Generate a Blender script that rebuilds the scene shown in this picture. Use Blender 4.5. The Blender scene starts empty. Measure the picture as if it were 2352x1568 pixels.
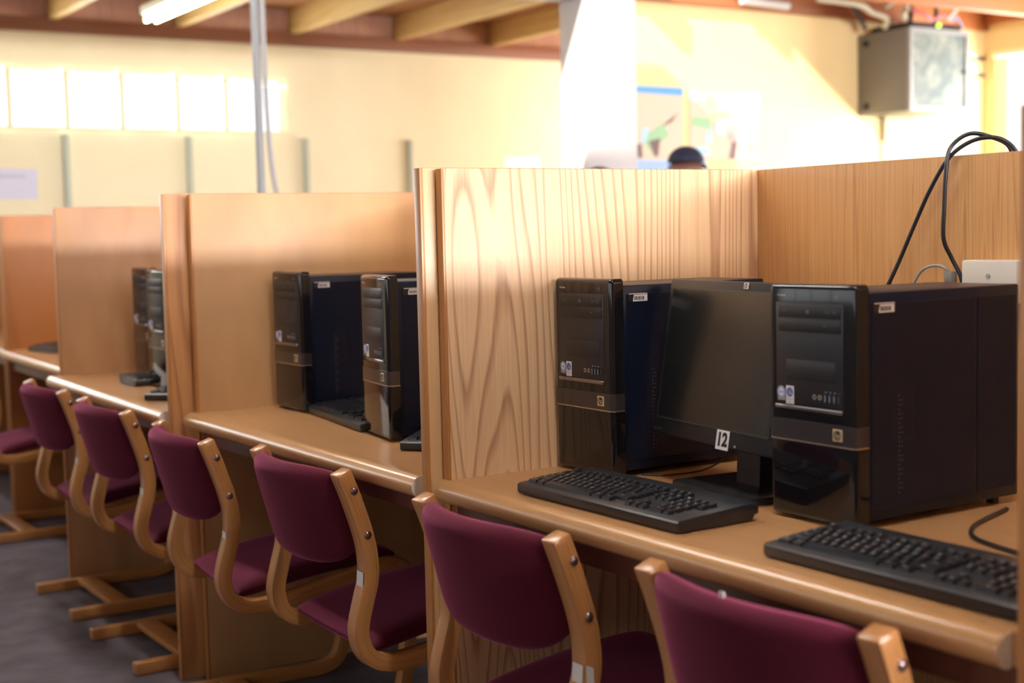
import bpy, bmesh, math, random
from math import sin, cos, pi, radians
from mathutils import Vector, Matrix
random.seed(7)
sc = bpy.context.scene
COL = sc.collection

# ------------------------------------------------------------------ camera
CX, CY, CZ, YAW, PIT, ROLL, FPX = 2.26877, -1.31439, 1.20598, 2.57002, .07812, -.02328, 3208.77
F = Vector((cos(YAW)*cos(PIT), sin(YAW)*cos(PIT), -sin(PIT)))
R = Vector((sin(YAW), -cos(YAW), 0)); U = R.cross(F)
R2 = R*cos(ROLL)+U*sin(ROLL); U2 = -R*sin(ROLL)+U*cos(ROLL)
cd = bpy.data.cameras.new('camera'); cam = bpy.data.objects.new('camera', cd); COL.objects.link(cam)
M = Matrix((R2, U2, -F)).transposed().to_4x4(); M.translation = (CX, CY, CZ); cam.matrix_world = M
cd.sensor_width = 36; cd.lens = FPX/2352*36; cd.clip_start = .05; cd.clip_end = 200
cd.dof.use_dof = True; cd.dof.focus_distance = 2.75; cd.dof.aperture_fstop = 3.0
sc.camera = cam

# ------------------------------------------------------------------ world, sun, window light, exposure
sc.view_settings.view_transform = 'Standard'; sc.view_settings.look = 'None'
sc.view_settings.gamma = 1; sc.view_settings.use_curve_mapping = False
sc.view_settings.exposure = 0.0
w = bpy.data.worlds.new('world'); sc.world = w; w.use_nodes = True
w.node_tree.nodes['Background'].inputs[0].default_value = (.94, .97, 1, 1)
w.node_tree.nodes['Background'].inputs[1].default_value = 1.7
sun = bpy.data.lights.new('sun', 'SUN'); sun.energy = 11; sun.angle = radians(1.6); sun.color = (1, .95, .86)
so = bpy.data.objects.new('sun', sun); COL.objects.link(so); so.location = (0, -5, 8)
so.rotation_euler = Vector((-.4, 1, -.73)).to_track_quat('-Z', 'Y').to_euler()
def area(name, loc, d, sx, sy, L, col):
    l = bpy.data.lights.new(name, 'AREA'); l.shape = 'RECTANGLE'; l.size = sx; l.size_y = sy
    l.energy = L*pi*sx*sy; l.color = col
    o = bpy.data.objects.new(name, l); COL.objects.link(o); o.location = loc
    o.rotation_euler = Vector(d).to_track_quat('-Z', 'Y').to_euler(); return o
DAY = (.93, .96, 1.0)
area('daylight_far_strip', (-7.985, -.485, 2.235), (1, 0, 0), 7.43, .41, 12, DAY)
area('daylight_right_strip', (7.985, 3.1, 2.395), (-1, 0, 0), 5.8, .42, 165, (1, .965, .96))
area('daylight_back_window', (-3.85, 7.785, 1.72), (0, -1, 0), 2.0, 1.5, 20, (1, .98, .93))
area('daylight_back_window', (1.9, 7.785, 1.72), (0, -1, 0), 5.0, 1.5, 5, DAY)
area('daylight_front_strip', (-1.0, -4.485, 2.0), (0, 1, 0), 11, .8, .7, DAY)
area('daylight_back_window', (-6.5, 7.785, 1.72), (0, -1, 0), 2.3, 1.5, 17, (1, .98, .9))

# ------------------------------------------------------------------ materials
def newmat(name):
    m = bpy.data.materials.new(name); m.use_nodes = True
    return m, m.node_tree.nodes, m.node_tree.links, m.node_tree.nodes['Principled BSDF']
def flat(name, col, rough=.5, metal=0, coat=0, emit=None, es=0, spec=None, noise=0, nscale=40):
    m, N, L, b = newmat(name)
    b.inputs['Base Color'].default_value = (*col, 1); b.inputs['Roughness'].default_value = rough
    b.inputs['Metallic'].default_value = metal; b.inputs['Coat Weight'].default_value = coat
    if spec is not None: b.inputs['Specular IOR Level'].default_value = spec
    if emit: b.inputs['Emission Color'].default_value = (*emit, 1); b.inputs['Emission Strength'].default_value = es
    if noise:
        tc = N.new('ShaderNodeTexCoord'); n = N.new('ShaderNodeTexNoise'); n.inputs['Scale'].default_value = nscale
        n.inputs['Detail'].default_value = 6
        L.new(tc.outputs['Object'], n.inputs['Vector'])
        r = N.new('ShaderNodeValToRGB'); e = r.color_ramp.elements
        e[0].position = .3; e[1].position = .7
        e[0].color = (*[c*(1-noise) for c in col], 1); e[1].color = (*[min(1, c*(1+noise)) for c in col], 1)
        L.new(n.outputs['Fac'], r.inputs[0]); L.new(r.outputs[0], b.inputs['Base Color'])
    return m
def wood(name, pale, dark, rings=9, amount=.8, seed=0, xs=3.0, zs=.45, rough=.38, pore=.25, axis='Z', coat=.25, uv=False, mottle=0, det=1.5):
    """figured wood: contour rings of a stretched noise field plus fine pores, long axis = grain"""
    m, N, L, b = newmat(name)
    tc = N.new('ShaderNodeTexCoord'); mp = N.new('ShaderNodeMapping')
    L.new(tc.outputs['UV' if uv else 'Object'], mp.inputs[0])
    s = {'Z': (xs, xs, zs), 'X': (zs, xs, xs), 'Y': (xs, zs, xs)}[axis]
    mp.inputs['Scale'].default_value = s; mp.inputs['Location'].default_value = (seed*3.7, seed*1.3, seed*2.1)
    n = N.new('ShaderNodeTexNoise'); n.inputs['Scale'].default_value = 1; n.inputs['Detail'].default_value = det
    n.inputs['Roughness'].default_value = .4
    L.new(mp.outputs[0], n.inputs[0])
    k = N.new('ShaderNodeMath'); k.operation = 'MULTIPLY'; k.inputs[1].default_value = rings; L.new(n.outputs['Fac'], k.inputs[0])
    fr = N.new('ShaderNodeMath'); fr.operation = 'FRACT'; L.new(k.outputs[0], fr.inputs[0])
    r1 = N.new('ShaderNodeValToRGB'); e = r1.color_ramp.elements
    e[0].position = 0; e[0].color = (0, 0, 0, 1); e[1].position = .6; e[1].color = (.16, .16, .16, 1)
    a = r1.color_ramp.elements.new(.87); a.color = (1, 1, 1, 1)
    a = r1.color_ramp.elements.new(1.0); a.color = (.1, .1, .1, 1)
    L.new(fr.outputs[0], r1.inputs[0])
    # ragged edges + pores
    mp2 = N.new('ShaderNodeMapping'); L.new(tc.outputs['UV' if uv else 'Object'], mp2.inputs[0])
    f = 190; g = 4
    mp2.inputs['Scale'].default_value = {'Z': (f, f, g), 'X': (g, f, f), 'Y': (f, g, f)}[axis]
    n2 = N.new('ShaderNodeTexNoise'); n2.inputs['Scale'].default_value = 1; n2.inputs['Detail'].default_value = 2
    L.new(mp2.outputs[0], n2.inputs[0])
    mm = N.new('ShaderNodeMath'); mm.operation = 'MULTIPLY_ADD'; mm.inputs[1].default_value = pore*2; mm.inputs[2].default_value = -pore
    L.new(n2.outputs['Fac'], mm.inputs[0])
    am = N.new('ShaderNodeMath'); am.operation = 'MULTIPLY_ADD'; am.inputs[1].default_value = amount
    L.new(r1.outputs[0], am.inputs[0]); L.new(mm.outputs[0], am.inputs[2]); am.use_clamp = True
    mx = N.new('ShaderNodeMix'); mx.data_type = 'RGBA'
    mx.inputs[6].default_value = (*pale, 1); mx.inputs[7].default_value = (*dark, 1)
    L.new(am.outputs[0], mx.inputs[0])
    out = mx.outputs[2]
    if mottle:
        n3 = N.new('ShaderNodeTexNoise'); n3.inputs['Scale'].default_value = 3.5; n3.inputs['Detail'].default_value = 2
        mp3 = N.new('ShaderNodeMapping'); mp3.inputs['Rotation'].default_value = (.6, .3, .5); mp3.inputs['Scale'].default_value = (2, 2, .8)
        L.new(tc.outputs['UV' if uv else 'Object'], mp3.inputs[0]); L.new(mp3.outputs[0], n3.inputs[0])
        m2 = N.new('ShaderNodeMix'); m2.data_type = 'RGBA'; m2.blend_type = 'MULTIPLY'
        r3 = N.new('ShaderNodeValToRGB'); r3.color_ramp.elements[0].position = .35; r3.color_ramp.elements[1].position = .65
        r3.color_ramp.elements[0].color = (1-mottle, 1-mottle*1.15, 1-mottle*1.2, 1); r3.color_ramp.elements[1].color = (1, 1, 1, 1)
        L.new(n3.outputs['Fac'], r3.inputs[0]); m2.inputs[0].default_value = 1
        L.new(out, m2.inputs[6]); L.new(r3.outputs[0], m2.inputs[7]); out = m2.outputs[2]
    L.new(out, b.inputs['Base Color']); b.inputs['Roughness'].default_value = rough; b.inputs['Coat Weight'].default_value = coat
    b.inputs['Coat Roughness'].default_value = .25
    return m
oak = wood('oak_figured', (.78, .53, .31), (.38, .175, .085), rings=64, amount=.78, det=2.6, seed=1.4, xs=2.4, zs=.24, pore=.36, rough=.5, coat=.08)
oak2 = wood('oak_figured_edge', (.68, .43, .21), (.34, .165, .075), rings=46, amount=.8, seed=5, xs=2.6, zs=.26, pore=.25)
oakfine = wood('oak_straight', (.56, .29, .11), (.34, .135, .035), rings=60, amount=.55, seed=2, xs=16, zs=.12, pore=.6, rough=.5, coat=.08)
birch = wood('birch_orange', (.62, .36, .165), (.44, .22, .09), rings=4, amount=.35, seed=3, xs=1.6, zs=.5, pore=.12, mottle=.16, rough=.45, coat=.1)
redply = wood('ply_reddish', (.60, .32, .15), (.42, .19, .08), rings=4, amount=.35, seed=8, xs=1.6, zs=.6, pore=.12, mottle=.2)
redply2 = wood('ply_orange', (.50, .20, .06), (.35, .12, .035), rings=5, amount=.4, seed=4, xs=2.5, zs=.3, pore=.15, mottle=.1)
edgewood = wood('solid_edge', (.48, .21, .06), (.34, .13, .035), rings=6, amount=.4, seed=6, xs=8, zs=.4, pore=.2)
topwood = wood('worktop_veneer', (.54, .29, .125), (.44, .22, .085), rings=8, amount=.35, seed=7, xs=6, zs=.5, axis='X', rough=.33, pore=.18, coat=.35)
nosewood = wood('nosing_wood', (.56, .31, .13), (.44, .22, .08), rings=10, amount=.35, seed=9, xs=22, zs=.6, axis='X', rough=.28, pore=.15, coat=.6)
lam = wood('laminated_beech', (.52, .24, .08), (.29, .115, .035), rings=7, amount=.5, seed=4, xs=.9, zs=50, uv=True, rough=.3, pore=.2, coat=.4)
_mp = [n for n in lam.node_tree.nodes if n.type == 'MAPPING']
_mp[0].inputs['Scale'].default_value = (2.0, 45, 1); _mp[1].inputs['Scale'].default_value = (9, 500, 1)
chip = flat('chipboard', (.82, .76, .68), .9, noise=.45, nscale=420)
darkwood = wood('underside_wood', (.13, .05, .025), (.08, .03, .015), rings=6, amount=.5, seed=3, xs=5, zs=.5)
joistw = wood('joist_pine', (.66, .44, .17), (.42, .25, .09), rings=7, amount=.5, seed=2, xs=8, zs=.4, axis='X', rough=.6, coat=0)
deckw = wood('deck_boards', (.42, .19, .075), (.24, .09, .03), rings=9, amount=.5, seed=5, xs=6, zs=.4, axis='X', rough=.6, coat=0)
claddw = wood('cladding_boards', (.42, .21, .14), (.24, .11, .075), rings=9, amount=.5, seed=5, xs=9, zs=.7, rough=.6, coat=0)
fasciaw = wood('fascia_board', (.22, .075, .035), (.14, .045, .02), rings=5, amount=.5, seed=1, xs=9, zs=.4, axis='Y', rough=.55, coat=0)
fasciab = wood('fascia_board_orange', (.42, .14, .04), (.26, .08, .02), rings=5, amount=.5, seed=1, xs=9, zs=.4, axis='Y', rough=.55, coat=0)
cream = flat('wall_cream', (.80, .62, .31), .8, noise=.03, nscale=3)
creamdull = flat('wall_stone', (.80, .72, .54), .8, noise=.03, nscale=3)
white = flat('white_paint', (.70, .67, .66), .6, noise=.03, nscale=6)
dimwall = flat('wall_grey_brown', (.13, .115, .11), .8)
framew = flat('window_frame_paint', (.8, .72, .5), .5)
carpet = flat('carpet', (.095, .074, .088), .95, noise=.3, nscale=9)
fabric = flat('burgundy_wool', (.07, .004, .014), .85, noise=.12, nscale=260, spec=.2)
fabric.node_tree.nodes['Principled BSDF'].inputs['Sheen Weight'].default_value = .45
fabric.node_tree.nodes['Principled BSDF'].inputs['Sheen Tint'].default_value = (.9, .2, .42, 1)
fabric.node_tree.nodes['Principled BSDF'].inputs['Sheen Roughness'].default_value = .45
screwm = flat('screw_metal', (.30, .22, .24), .25, metal=.9)
tagm = flat('label_paper', (.75, .73, .70), .5)
taggrey = flat('label_print', (.25, .24, .25), .6)
pcgloss = flat('gloss_black', (.008, .008, .011), .09, spec=.42, coat=.12)
pcmat = flat('matte_black', (.016, .016, .019), .42)
pcpanel = flat('bay_grey_black', (.020, .021, .026), .35)
pcbody = flat('navy_metal', (.006, .010, .025), .3, metal=.0, spec=.22)
band = flat('smoke_silver_band', (.085, .075, .075), .18, metal=.6)
chrome = flat('chrome', (.75, .72, .70), .12, metal=1)
goldm = flat('badge_champagne', (.72, .60, .38), .3, metal=.5)
silv = flat('badge_silver', (.75, .75, .77), .3, metal=.4)
inkb = flat('ink_black', (.01, .01, .012), .5)
inkw = flat('ink_white', (.82, .82, .85), .5)
inkg = flat('ink_grey', (.12, .12, .13), .5)
inkblue = flat('ink_blue', (.06, .16, .62), .4)
skyblue = flat('sticker_blue', (.45, .58, .85), .4)
keym = flat('key_plastic', (.013, .014, .019), .32)
kbm = flat('keyboard_plastic', (.017, .019, .026), .38)
screen = flat('lcd_glass', (.012, .013, .013), .22, spec=.6)
cablem = flat('cable_rubber', (.012, .013, .02), .4)
greym = flat('grey_plastic', (.35, .35, .36), .5)
ivory = flat('socket_plastic', (.72, .68, .62), .4)
steel = flat('galvanised_steel', (.26, .27, .28), .5, metal=.3)
rackm = flat('rack_grey', (.17, .155, .13), .5)
tubev = flat('lamp_tube_green', (1, 1, 1), .5, emit=(.84, 1, .62), es=24)
tube = flat('fill_lamp_tube', (1, 1, 1), .5, emit=(1, .98, .97), es=66)  # strong emission for the added out-of-frame fill battens
whitemetal = flat('lamp_housing', (.8, .85, .7), .4)
led = flat('green_led', (.4, .8, .1), .4, emit=(.55, 1, .1), es=2.0)
skin = flat('skin', (.16, .07, .045), .5)
navy = flat('navy_cloth', (.012, .014, .04), .8)
hairm = flat('hair', (.01, .009, .009), .8)
shirt = flat('shirt_cloth', (.25, .33, .5), .8)

# ------------------------------------------------------------------ mesh helpers
def mesh_obj(name, bm, mats, parent=None, smooth=None):
    me = bpy.data.meshes.new(name); bm.normal_update(); bm.to_mesh(me); bm.free()
    for m in (mats if isinstance(mats, (list, tuple)) else [mats]): me.materials.append(m)
    if smooth is not None:
        me.shade_smooth(); me.set_sharp_from_angle(angle=radians(smooth))
    o = bpy.data.objects.new(name, me); COL.objects.link(o)
    if parent is not None: o.parent = parent
    return o
def bx(bm, x0, x1, y0, y1, z0, z1, bev=0, seg=2, mi=0):
    r = bmesh.ops.create_cube(bm, size=1)
    vs = r['verts']
    for v in vs:
        v.co = Vector(((x0+x1)/2+v.co.x*(x1-x0), (y0+y1)/2+v.co.y*(y1-y0), (z0+z1)/2+v.co.z*(z1-z0)))
    fs = set(f for v in vs for f in v.link_faces)
    for f in fs: f.material_index = mi
    if bev:
        es = list(set(e for v in vs for e in v.link_edges))
        bmesh.ops.bevel(bm, geom=es, offset=bev, segments=seg, affect='EDGES', profile=.5, material=mi)
def box(name, d, mat, parent=None, bev=0, seg=2, smooth=40):
    bm = bmesh.new(); bx(bm, *d, bev=bev, seg=seg)
    return mesh_obj(name, bm, mat, parent, smooth if bev else None)
def cyl(bm, p0, p1, r0, r1=None, n=16, mi=0):
    p0 = Vector(p0); p1 = Vector(p1); d = p1-p0
    m = Matrix.Translation((p0+p1)/2) @ d.to_track_quat('Z', 'Y').to_matrix().to_4x4()
    r = bmesh.ops.create_cone(bm, cap_ends=True, segments=n, radius1=r0, radius2=r0 if r1 is None else r1, depth=d.length, matrix=m)
    for f in set(f for v in r['verts'] for f in v.link_faces): f.material_index = mi
def cr(pts, sub=6):
    """Catmull-Rom through pts"""
    P = [Vector(p) for p in pts]; P = [2*P[0]-P[1]]+P+[2*P[-1]-P[-2]]; out = []
    for i in range(1, len(P)-2):
        for k in range(sub):
            t = k/sub; a, b, c, d = P[i-1:i+3]
            out.append(.5*((2*b)+(c-a)*t+(2*a-5*b+4*c-d)*t*t+(3*b-a-3*c+d)*t**3))
    out.append(P[-2]); return out
def tubepath(bm, pts, r, n=10, sub=6, mi=0):
    P = cr(pts, sub) if sub else [Vector(p) for p in pts]
    rings = []; ref = Vector((.13, .27, .95))
    for i, q in enumerate(P):
        t = (P[min(i+1, len(P)-1)]-P[max(i-1, 0)]).normalized()
        a = t.cross(ref); a = a.normalized() if a.length > .05 else t.cross(Vector((1, 0, 0))).normalized()
        b = t.cross(a)
        rings.append([bm.verts.new(q+(a*cos(2*pi*k/n)+b*sin(2*pi*k/n))*r) for k in range(n)])
    for i in range(len(rings)-1):
        for k in range(n):
            f = bm.faces.new((rings[i][k], rings[i][(k+1) % n], rings[i+1][(k+1) % n], rings[i+1][k])); f.material_index = mi
    for rr in (rings[0][::-1], rings[-1]): bm.faces.new(rr).material_index = mi
def prism_x(bm, prof, x0, x1, mi=0, capmi=0):
    """profile in (y,z), extruded along x"""
    a = [bm.verts.new((x0, y, z)) for y, z in prof]; b = [bm.verts.new((x1, y, z)) for y, z in prof]; n = len(prof)
    for i in range(n):
        f = bm.faces.new((a[i], a[(i+1) % n], b[(i+1) % n], b[i])); f.material_index = mi
    bm.faces.new(a[::-1]).material_index = capmi; bm.faces.new(b).material_index = capmi
    bmesh.ops.recalc_face_normals(bm, faces=bm.faces[:])
def empty(name, loc=(0, 0, 0), rz=0, label=None, cat=None, group=None, rx=0):
    o = bpy.data.objects.new(name, None); COL.objects.link(o); o.location = loc; o.rotation_euler = (rx, 0, rz)
    o.empty_display_size = .1
    return tag(o, label, cat, group)
def tag(o, label=None, cat=None, group=None, kind=None):
    if label: o['label'] = label
    if cat: o['category'] = cat
    if group: o['group'] = group
    if kind: o['kind'] = kind
    return o
KIDS = {}
def copy_tree(o, parent=None):
    c = o.copy(); COL.objects.link(c)
    if parent is not None: c.parent = parent
    for ch in [k for k in ALLOBJ() if k.parent == o]: copy_tree(ch, c)
    return c
def ALLOBJ(): return list(bpy.data.objects)
_tc = {}
def text_geo(s, bold=0, shear=0):
    key = (s, bold, shear)
    if key not in _tc:
        cu = bpy.data.curves.new('lettering', 'FONT'); cu.body = s; cu.size = 1; cu.align_x = 'CENTER'; cu.align_y = 'CENTER'
        cu.offset = bold; cu.shear = shear; cu.resolution_u = 3
        o = bpy.data.objects.new('lettering', cu); COL.objects.link(o)
        dg = bpy.context.evaluated_depsgraph_get(); dg.update()
        me = bpy.data.meshes.new_from_object(o.evaluated_get(dg))
        vs = [v.co.copy() for v in me.vertices]; fs = [tuple(p.vertices) for p in me.polygons]
        bpy.data.objects.remove(o); bpy.data.curves.remove(cu); bpy.data.meshes.remove(me)
        _tc[key] = (vs, fs)
    return _tc[key]
def put_text(bm, s, origin, ux, uy, size, mi=0, bold=0, shear=0):
    vs, fs = text_geo(s, bold, shear); o = Vector(origin); ux = Vector(ux); uy = Vector(uy)
    nv = [bm.verts.new(o+ux*v.x*size+uy*v.y*size) for v in vs]
    for f in fs:
        try: bm.faces.new([nv[i] for i in f]).material_index = mi
        except ValueError: pass
def disc(bm, o, ux, uy, r, mi=0, n=24, ry=None):
    o = Vector(o); ux = Vector(ux); uy = Vector(uy); ry = r if ry is None else ry
    bm.faces.new([bm.verts.new(o+ux*r*cos(2*pi*k/n)+uy*ry*sin(2*pi*k/n)) for k in range(n)]).material_index = mi
def ringf(bm, o, ux, uy, r0, r1, mi=0, n=24):
    o = Vector(o); ux = Vector(ux); uy = Vector(uy)
    a = [bm.verts.new(o+(ux*cos(2*pi*k/n)+uy*sin(2*pi*k/n))*r0) for k in range(n)]
    b = [bm.verts.new(o+(ux*cos(2*pi*k/n)+uy*sin(2*pi*k/n))*r1) for k in range(n)]
    for k in range(n): bm.faces.new((a[k], a[(k+1) % n], b[(k+1) % n], b[k])).material_index = mi
def quad(bm, pts, mi=0):
    bm.faces.new([bm.verts.new(p) for p in pts]).material_index = mi
def struct(name, d, mat, bev=0, parent=None):
    o = box(name, d, mat, parent, bev=bev)
    if parent is None: o['kind'] = 'structure'
    return o

# ------------------------------------------------------------------ the room
struct('floor', (-8.2, 8.2, -4.7, 8, -.1, 0), carpet)
def holed_wall(name, axis, c0, c1, a0, a1, z0, z1, holes, mat):
    """wall slab between c0 and c1 on its normal axis, running a0..a1, with rectangular holes (a,b,z,z)"""
    bm = bmesh.new(); cuts = sorted(set([a0, a1]+[h[0] for h in holes]+[h[1] for h in holes]))
    for i in range(len(cuts)-1):
        s0, s1 = cuts[i], cuts[i+1]; hs = [h for h in holes if h[0] <= s0 and h[1] >= s1]
        zz = [(z0, z1)] if not hs else [(z0, hs[0][2]), (hs[0][3], z1)]
        for q0, q1 in zz:
            if axis == 'X': bx(bm, c0, c1, s0, s1, q0, q1)
            else: bx(bm, s0, s1, c0, c1, q0, q1)
    bmesh.ops.remove_doubles(bm, verts=bm.verts[:], dist=1e-5)
    o = mesh_obj(name, bm, mat); o['kind'] = 'structure'; return o
holed_wall('wall_left', 'X', -8.15, -8, -4.5, 7.8, 0, 2.70, [(-4.2, 3.23, 2.03, 2.44)], creamdull)
holed_wall('wall_right', 'X', 8, 8.15, -4.5, 7.8, 0, 3.0, [(.2, 6.0, 2.18, 2.61)], dimwall)
holed_wall('wall_back', 'Y', 7.8, 7.95, -8.15, 8.15, 0, 3.0, [(-7.7, -5.3, .95, 2.5), (-4.89, -2.8, .95, 2.5), (-.6, 4.4, .95, 2.5)], cream)
holed_wall('wall_front', 'Y', -4.65, -4.5, -8.15, 8.15, 0, 3.0, [(-6.5, 4.5, 1.6, 2.4)], dimwall)
struct('wall_centre', (-5.15, -5.0, 4.2, 7.8, 0, 3.0), cream)
bm = bmesh.new()
for x0, x1, y0, y1 in ((-8.15, 8.15, -4.65, 1.2), (-8.15, -4.95, 1.2, 5.04), (-3.75, 8.15, 1.2, 5.04), (-8.15, 8.15, 5.04, 7.95)):
    bx(bm, x0, x1, y0, y1, 2.98, 3.05)
o = mesh_obj('ceiling', bm, deckw); o['kind'] = 'structure'
struct('trim_1', (-8.12, -7.98, -4.5, 7.8, 2.80, 3.0), claddw)
struct('trim_2', (-8.12, -7.94, -4.5, 7.8, 2.70, 2.80), fasciaw, bev=.004)
struct('trim_3', (-5.0, -4.95, 4.2, 7.8, 2.68, 2.98), fasciab, bev=.004)
struct('trim_4', (-4.95, -4.2, 7.75, 7.8, 2.72, 2.98), fasciab, bev=.004)
struct('trim_5', (-4.26, -4.2, 5.15, 7.8, 2.66, 2.98), fasciab, bev=.004)
n = 6
for k in range(-6, 5):
    y = 1.47+k*.925-.06
    struct('trim_%d' % n, (-7.97, -4.76, y, y+.07, 2.79, 2.98), joistw, bev=.004); n += 1
for k in range(-6, -1):
    y = 1.47+k*.925-.06
    struct('trim_%d' % n, (-4.5, 7.9, y, y+.07, 2.79, 2.98), joistw, bev=.004); n += 1
struct('trim_%d' % n, (-4.76, -4.5, -4.5, 3.98, 2.58, 2.72), white, bev=.006); n += 1
o = box('trim_%d' % n, (-4.76, -4.5, 3.6, 3.98, 0, 2.58), flat('column_paint', (.50, .47, .465), .7, noise=.04, nscale=5), bev=.008); o['kind'] = 'structure'
# strip windows: mullions, transom lip, panes of daylight behind them
def strip_window(name, x, ys, y0, y1, z0, z1, s, mat=framew):
    bm = bmesh.new()
    for y in ys: bx(bm, x, x+s*.06, y-.022, y+.022, z0, z1)
    bx(bm, x, x+s*.05, y0, y1, z1-.06, z1-.045)
    bx(bm, x, x+s*.04, y0, y1, z0-.02, z0)
    o = mesh_obj(name, bm, mat); o['kind'] = 'structure'; return o
strip_window('window_1', -7.975, [-3.3, -2.75, -2.2, -1.6, -1.0, -.4, .1, .62, 1.1, 1.5, 1.9, 2.32, 2.70], -4.2, 3.23, 2.03, 2.44, 1)
strip_window('window_2', 7.975, [1.6, 2.7, 3.8, 4.9], .2, 6.0, 2.18, 2.61, -1)
bm = bmesh.new()
for x in (-3.85,): bx(bm, x-.02, x+.02, 7.74, 7.78, .95, 2.5)
bx(bm, -4.89, -2.8, 7.74, 7.78, 2.46, 2.5); bx(bm, -4.89, -2.8, 7.70, 7.80, .92, .95); bx(bm, -4.74, -4.62, 7.74, 7.765, 2.40, 2.42)
o = mesh_obj('window_3', bm, framew); o['kind'] = 'structure'
bm = bmesh.new()
for x in (-.6, .65, 1.9, 3.15, 4.4): bx(bm, x-.025, x+.025, 7.72, 7.77, .95, 2.5)
o = mesh_obj('window_4', bm, framew); o['kind'] = 'structure'
bm = bmesh.new()
for x in range(-6, 5): bx(bm, x-.025, x+.025, -4.47, -4.42, 1.6, 2.4)
o = mesh_obj('window_5', bm, framew); o['kind'] = 'structure'

# ------------------------------------------------------------------ carrels
P = 1.344; ZT = 1.328; H = .74
NOSE = [(0, H), (-.020, H), (-.029, H-.003), (-.036, H-.009), (-.040, H-.018), (-.040, H-.027), (-.037, H-.035), (-.030, H-.041), (-.024, H-.043), (0, H-.043)]
def carrel(x, y, rz, leftm, rightm, backm, ny, label, z=0):
    t = empty('study_carrel', (x, y, 0), rz, label, 'study carrel', 'study carrels in the row')
    box('side_panel', (-.02, 0, 0, .788, 0, ZT), leftm, t, bev=.0025)
    e = box('edge_strip', (-.0203, .0003, -.004, .002, .001, ZT-.001), edgewood, [c for c in bpy.data.objects if c.parent == t][-1], bev=.001)
    sp = box('side_panel', (P-.047, P-.025, -.030, .788, 0, ZT+.002), rightm, t, bev=.003)
    box('edge_strip', (P-.0473, P-.0247, -.036, -.029, .001, ZT+.001), edgewood, sp, bev=.001)
    box('back_panel', (-.02, P-.025, .788, .806, .08, ZT), backm, t, bev=.002)
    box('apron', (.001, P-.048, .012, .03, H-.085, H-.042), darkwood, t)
    w_ = box('worktop', (.0005, P-.0475, 0, .787, H-.04, H), topwood, t)
    bm = bmesh.new(); prism_x(bm, [(a-(ny if a < 0 else 0), b) for a, b in NOSE], -.018, P-.082, 0, 1)
    mesh_obj('nosing', bm, [nosewood, chip], w_, 50)
    return t
carrel(0, 0, 0, oak, oak2, oakfine, -.015, 'nearest study carrel with strongly figured pale oak side panel, holding the monitor numbered 12')
carrel(-P, 0, 0, birch, oak2, birch, 0, 'second nearest study carrel, pale orange side panel behind two black computers')
carrel(-2*P-.017, 0, -.022, redply, wood('oak_reddish_edge', (.62, .30, .12), (.36, .14, .05), rings=9, seed=11, xs=5, zs=.5), redply, .012, 'third study carrel from the front, pinkish brown side panel with keyboards against it')
carrel(-3*P-.042, .135, -.03, redply2, redply2, redply2, -.01, 'fourth study carrel from the front, plain orange brown side panel')
carrel(-4*P-.05, .165, 0, redply2, edgewood, redply2, 0, 'farthest study carrel, only a sliver at the left edge of the picture')
# right-hand neighbour board is the right side panel of the nearest carrel

# ------------------------------------------------------------------ chairs
CW = .455
PATH = [(-.118, .739), (-.097, .685), (-.074, .615), (-.064, .567), (-.063, .518), (-.075, .472), (-.086, .43), (-.088, .40), (-.078, .368), (-.055, .345), (-.02, .334),
        (.03, .334), (.10, .344), (.2, .364), (.30, .384), (.345, .388), (.378, .372), (.392, .335), (.388, .26), (.376, .14), (.366, .075), (.345, .035), (.30, .019), (.2, .0178), (.05, .0178), (-.125, .0178)]
def side_frame_bm(x0, x1, th=.0345):
    bm = bmesh.new(); uvl = bm.loops.layers.uv.new('UVMap')
    pts = cr([(0, a, b) for a, b in PATH], 4); s = 0; rings = []; S = []
    for i, q in enumerate(pts):
        if i: s += (q-pts[i-1]).length
        t = (pts[min(i+1, len(pts)-1)]-pts[max(i-1, 0)]).normalized(); nrm = Vector((0, -t.z, t.y))
        rings.append([bm.verts.new((x, q.y+nrm.y*k*th/2, q.z+nrm.z*k*th/2)) for x, k in ((x0, 1), (x1, 1), (x1, -1), (x0, -1))]); S.append(s)
    for i in range(len(rings)-1):
        for k in range(4):
            f = bm.faces.new((rings[i][k], rings[i][(k+1) % 4], rings[i+1][(k+1) % 4], rings[i+1][k]))
            vv = {0: (0.9, 1.0), 1: (1, 0), 2: (.1, 0), 3: (0, 1)}[k]
            vv = {0: (.30, .31), 1: (.035, 0), 2: (.10, .11), 3: (0, .035)}[k]
            for lp, (uu, v2) in zip(f.loops, ((S[i], vv[0]), (S[i], vv[1]), (S[i+1], vv[1]), (S[i+1], vv[0]))): lp[uvl].uv = (uu, v2)
    bm.faces.new(rings[0][::-1]); bm.faces.new(rings[-1])
    bmesh.ops.recalc_face_normals(bm, faces=bm.faces[:])
    es = [e for e in bm.edges if not e.is_boundary and e.calc_face_angle(0) > radians(50)]
    bmesh.ops.bevel(bm, geom=es, offset=.0045, segments=2, affect='EDGES', profile=.5)
    return bm
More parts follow.
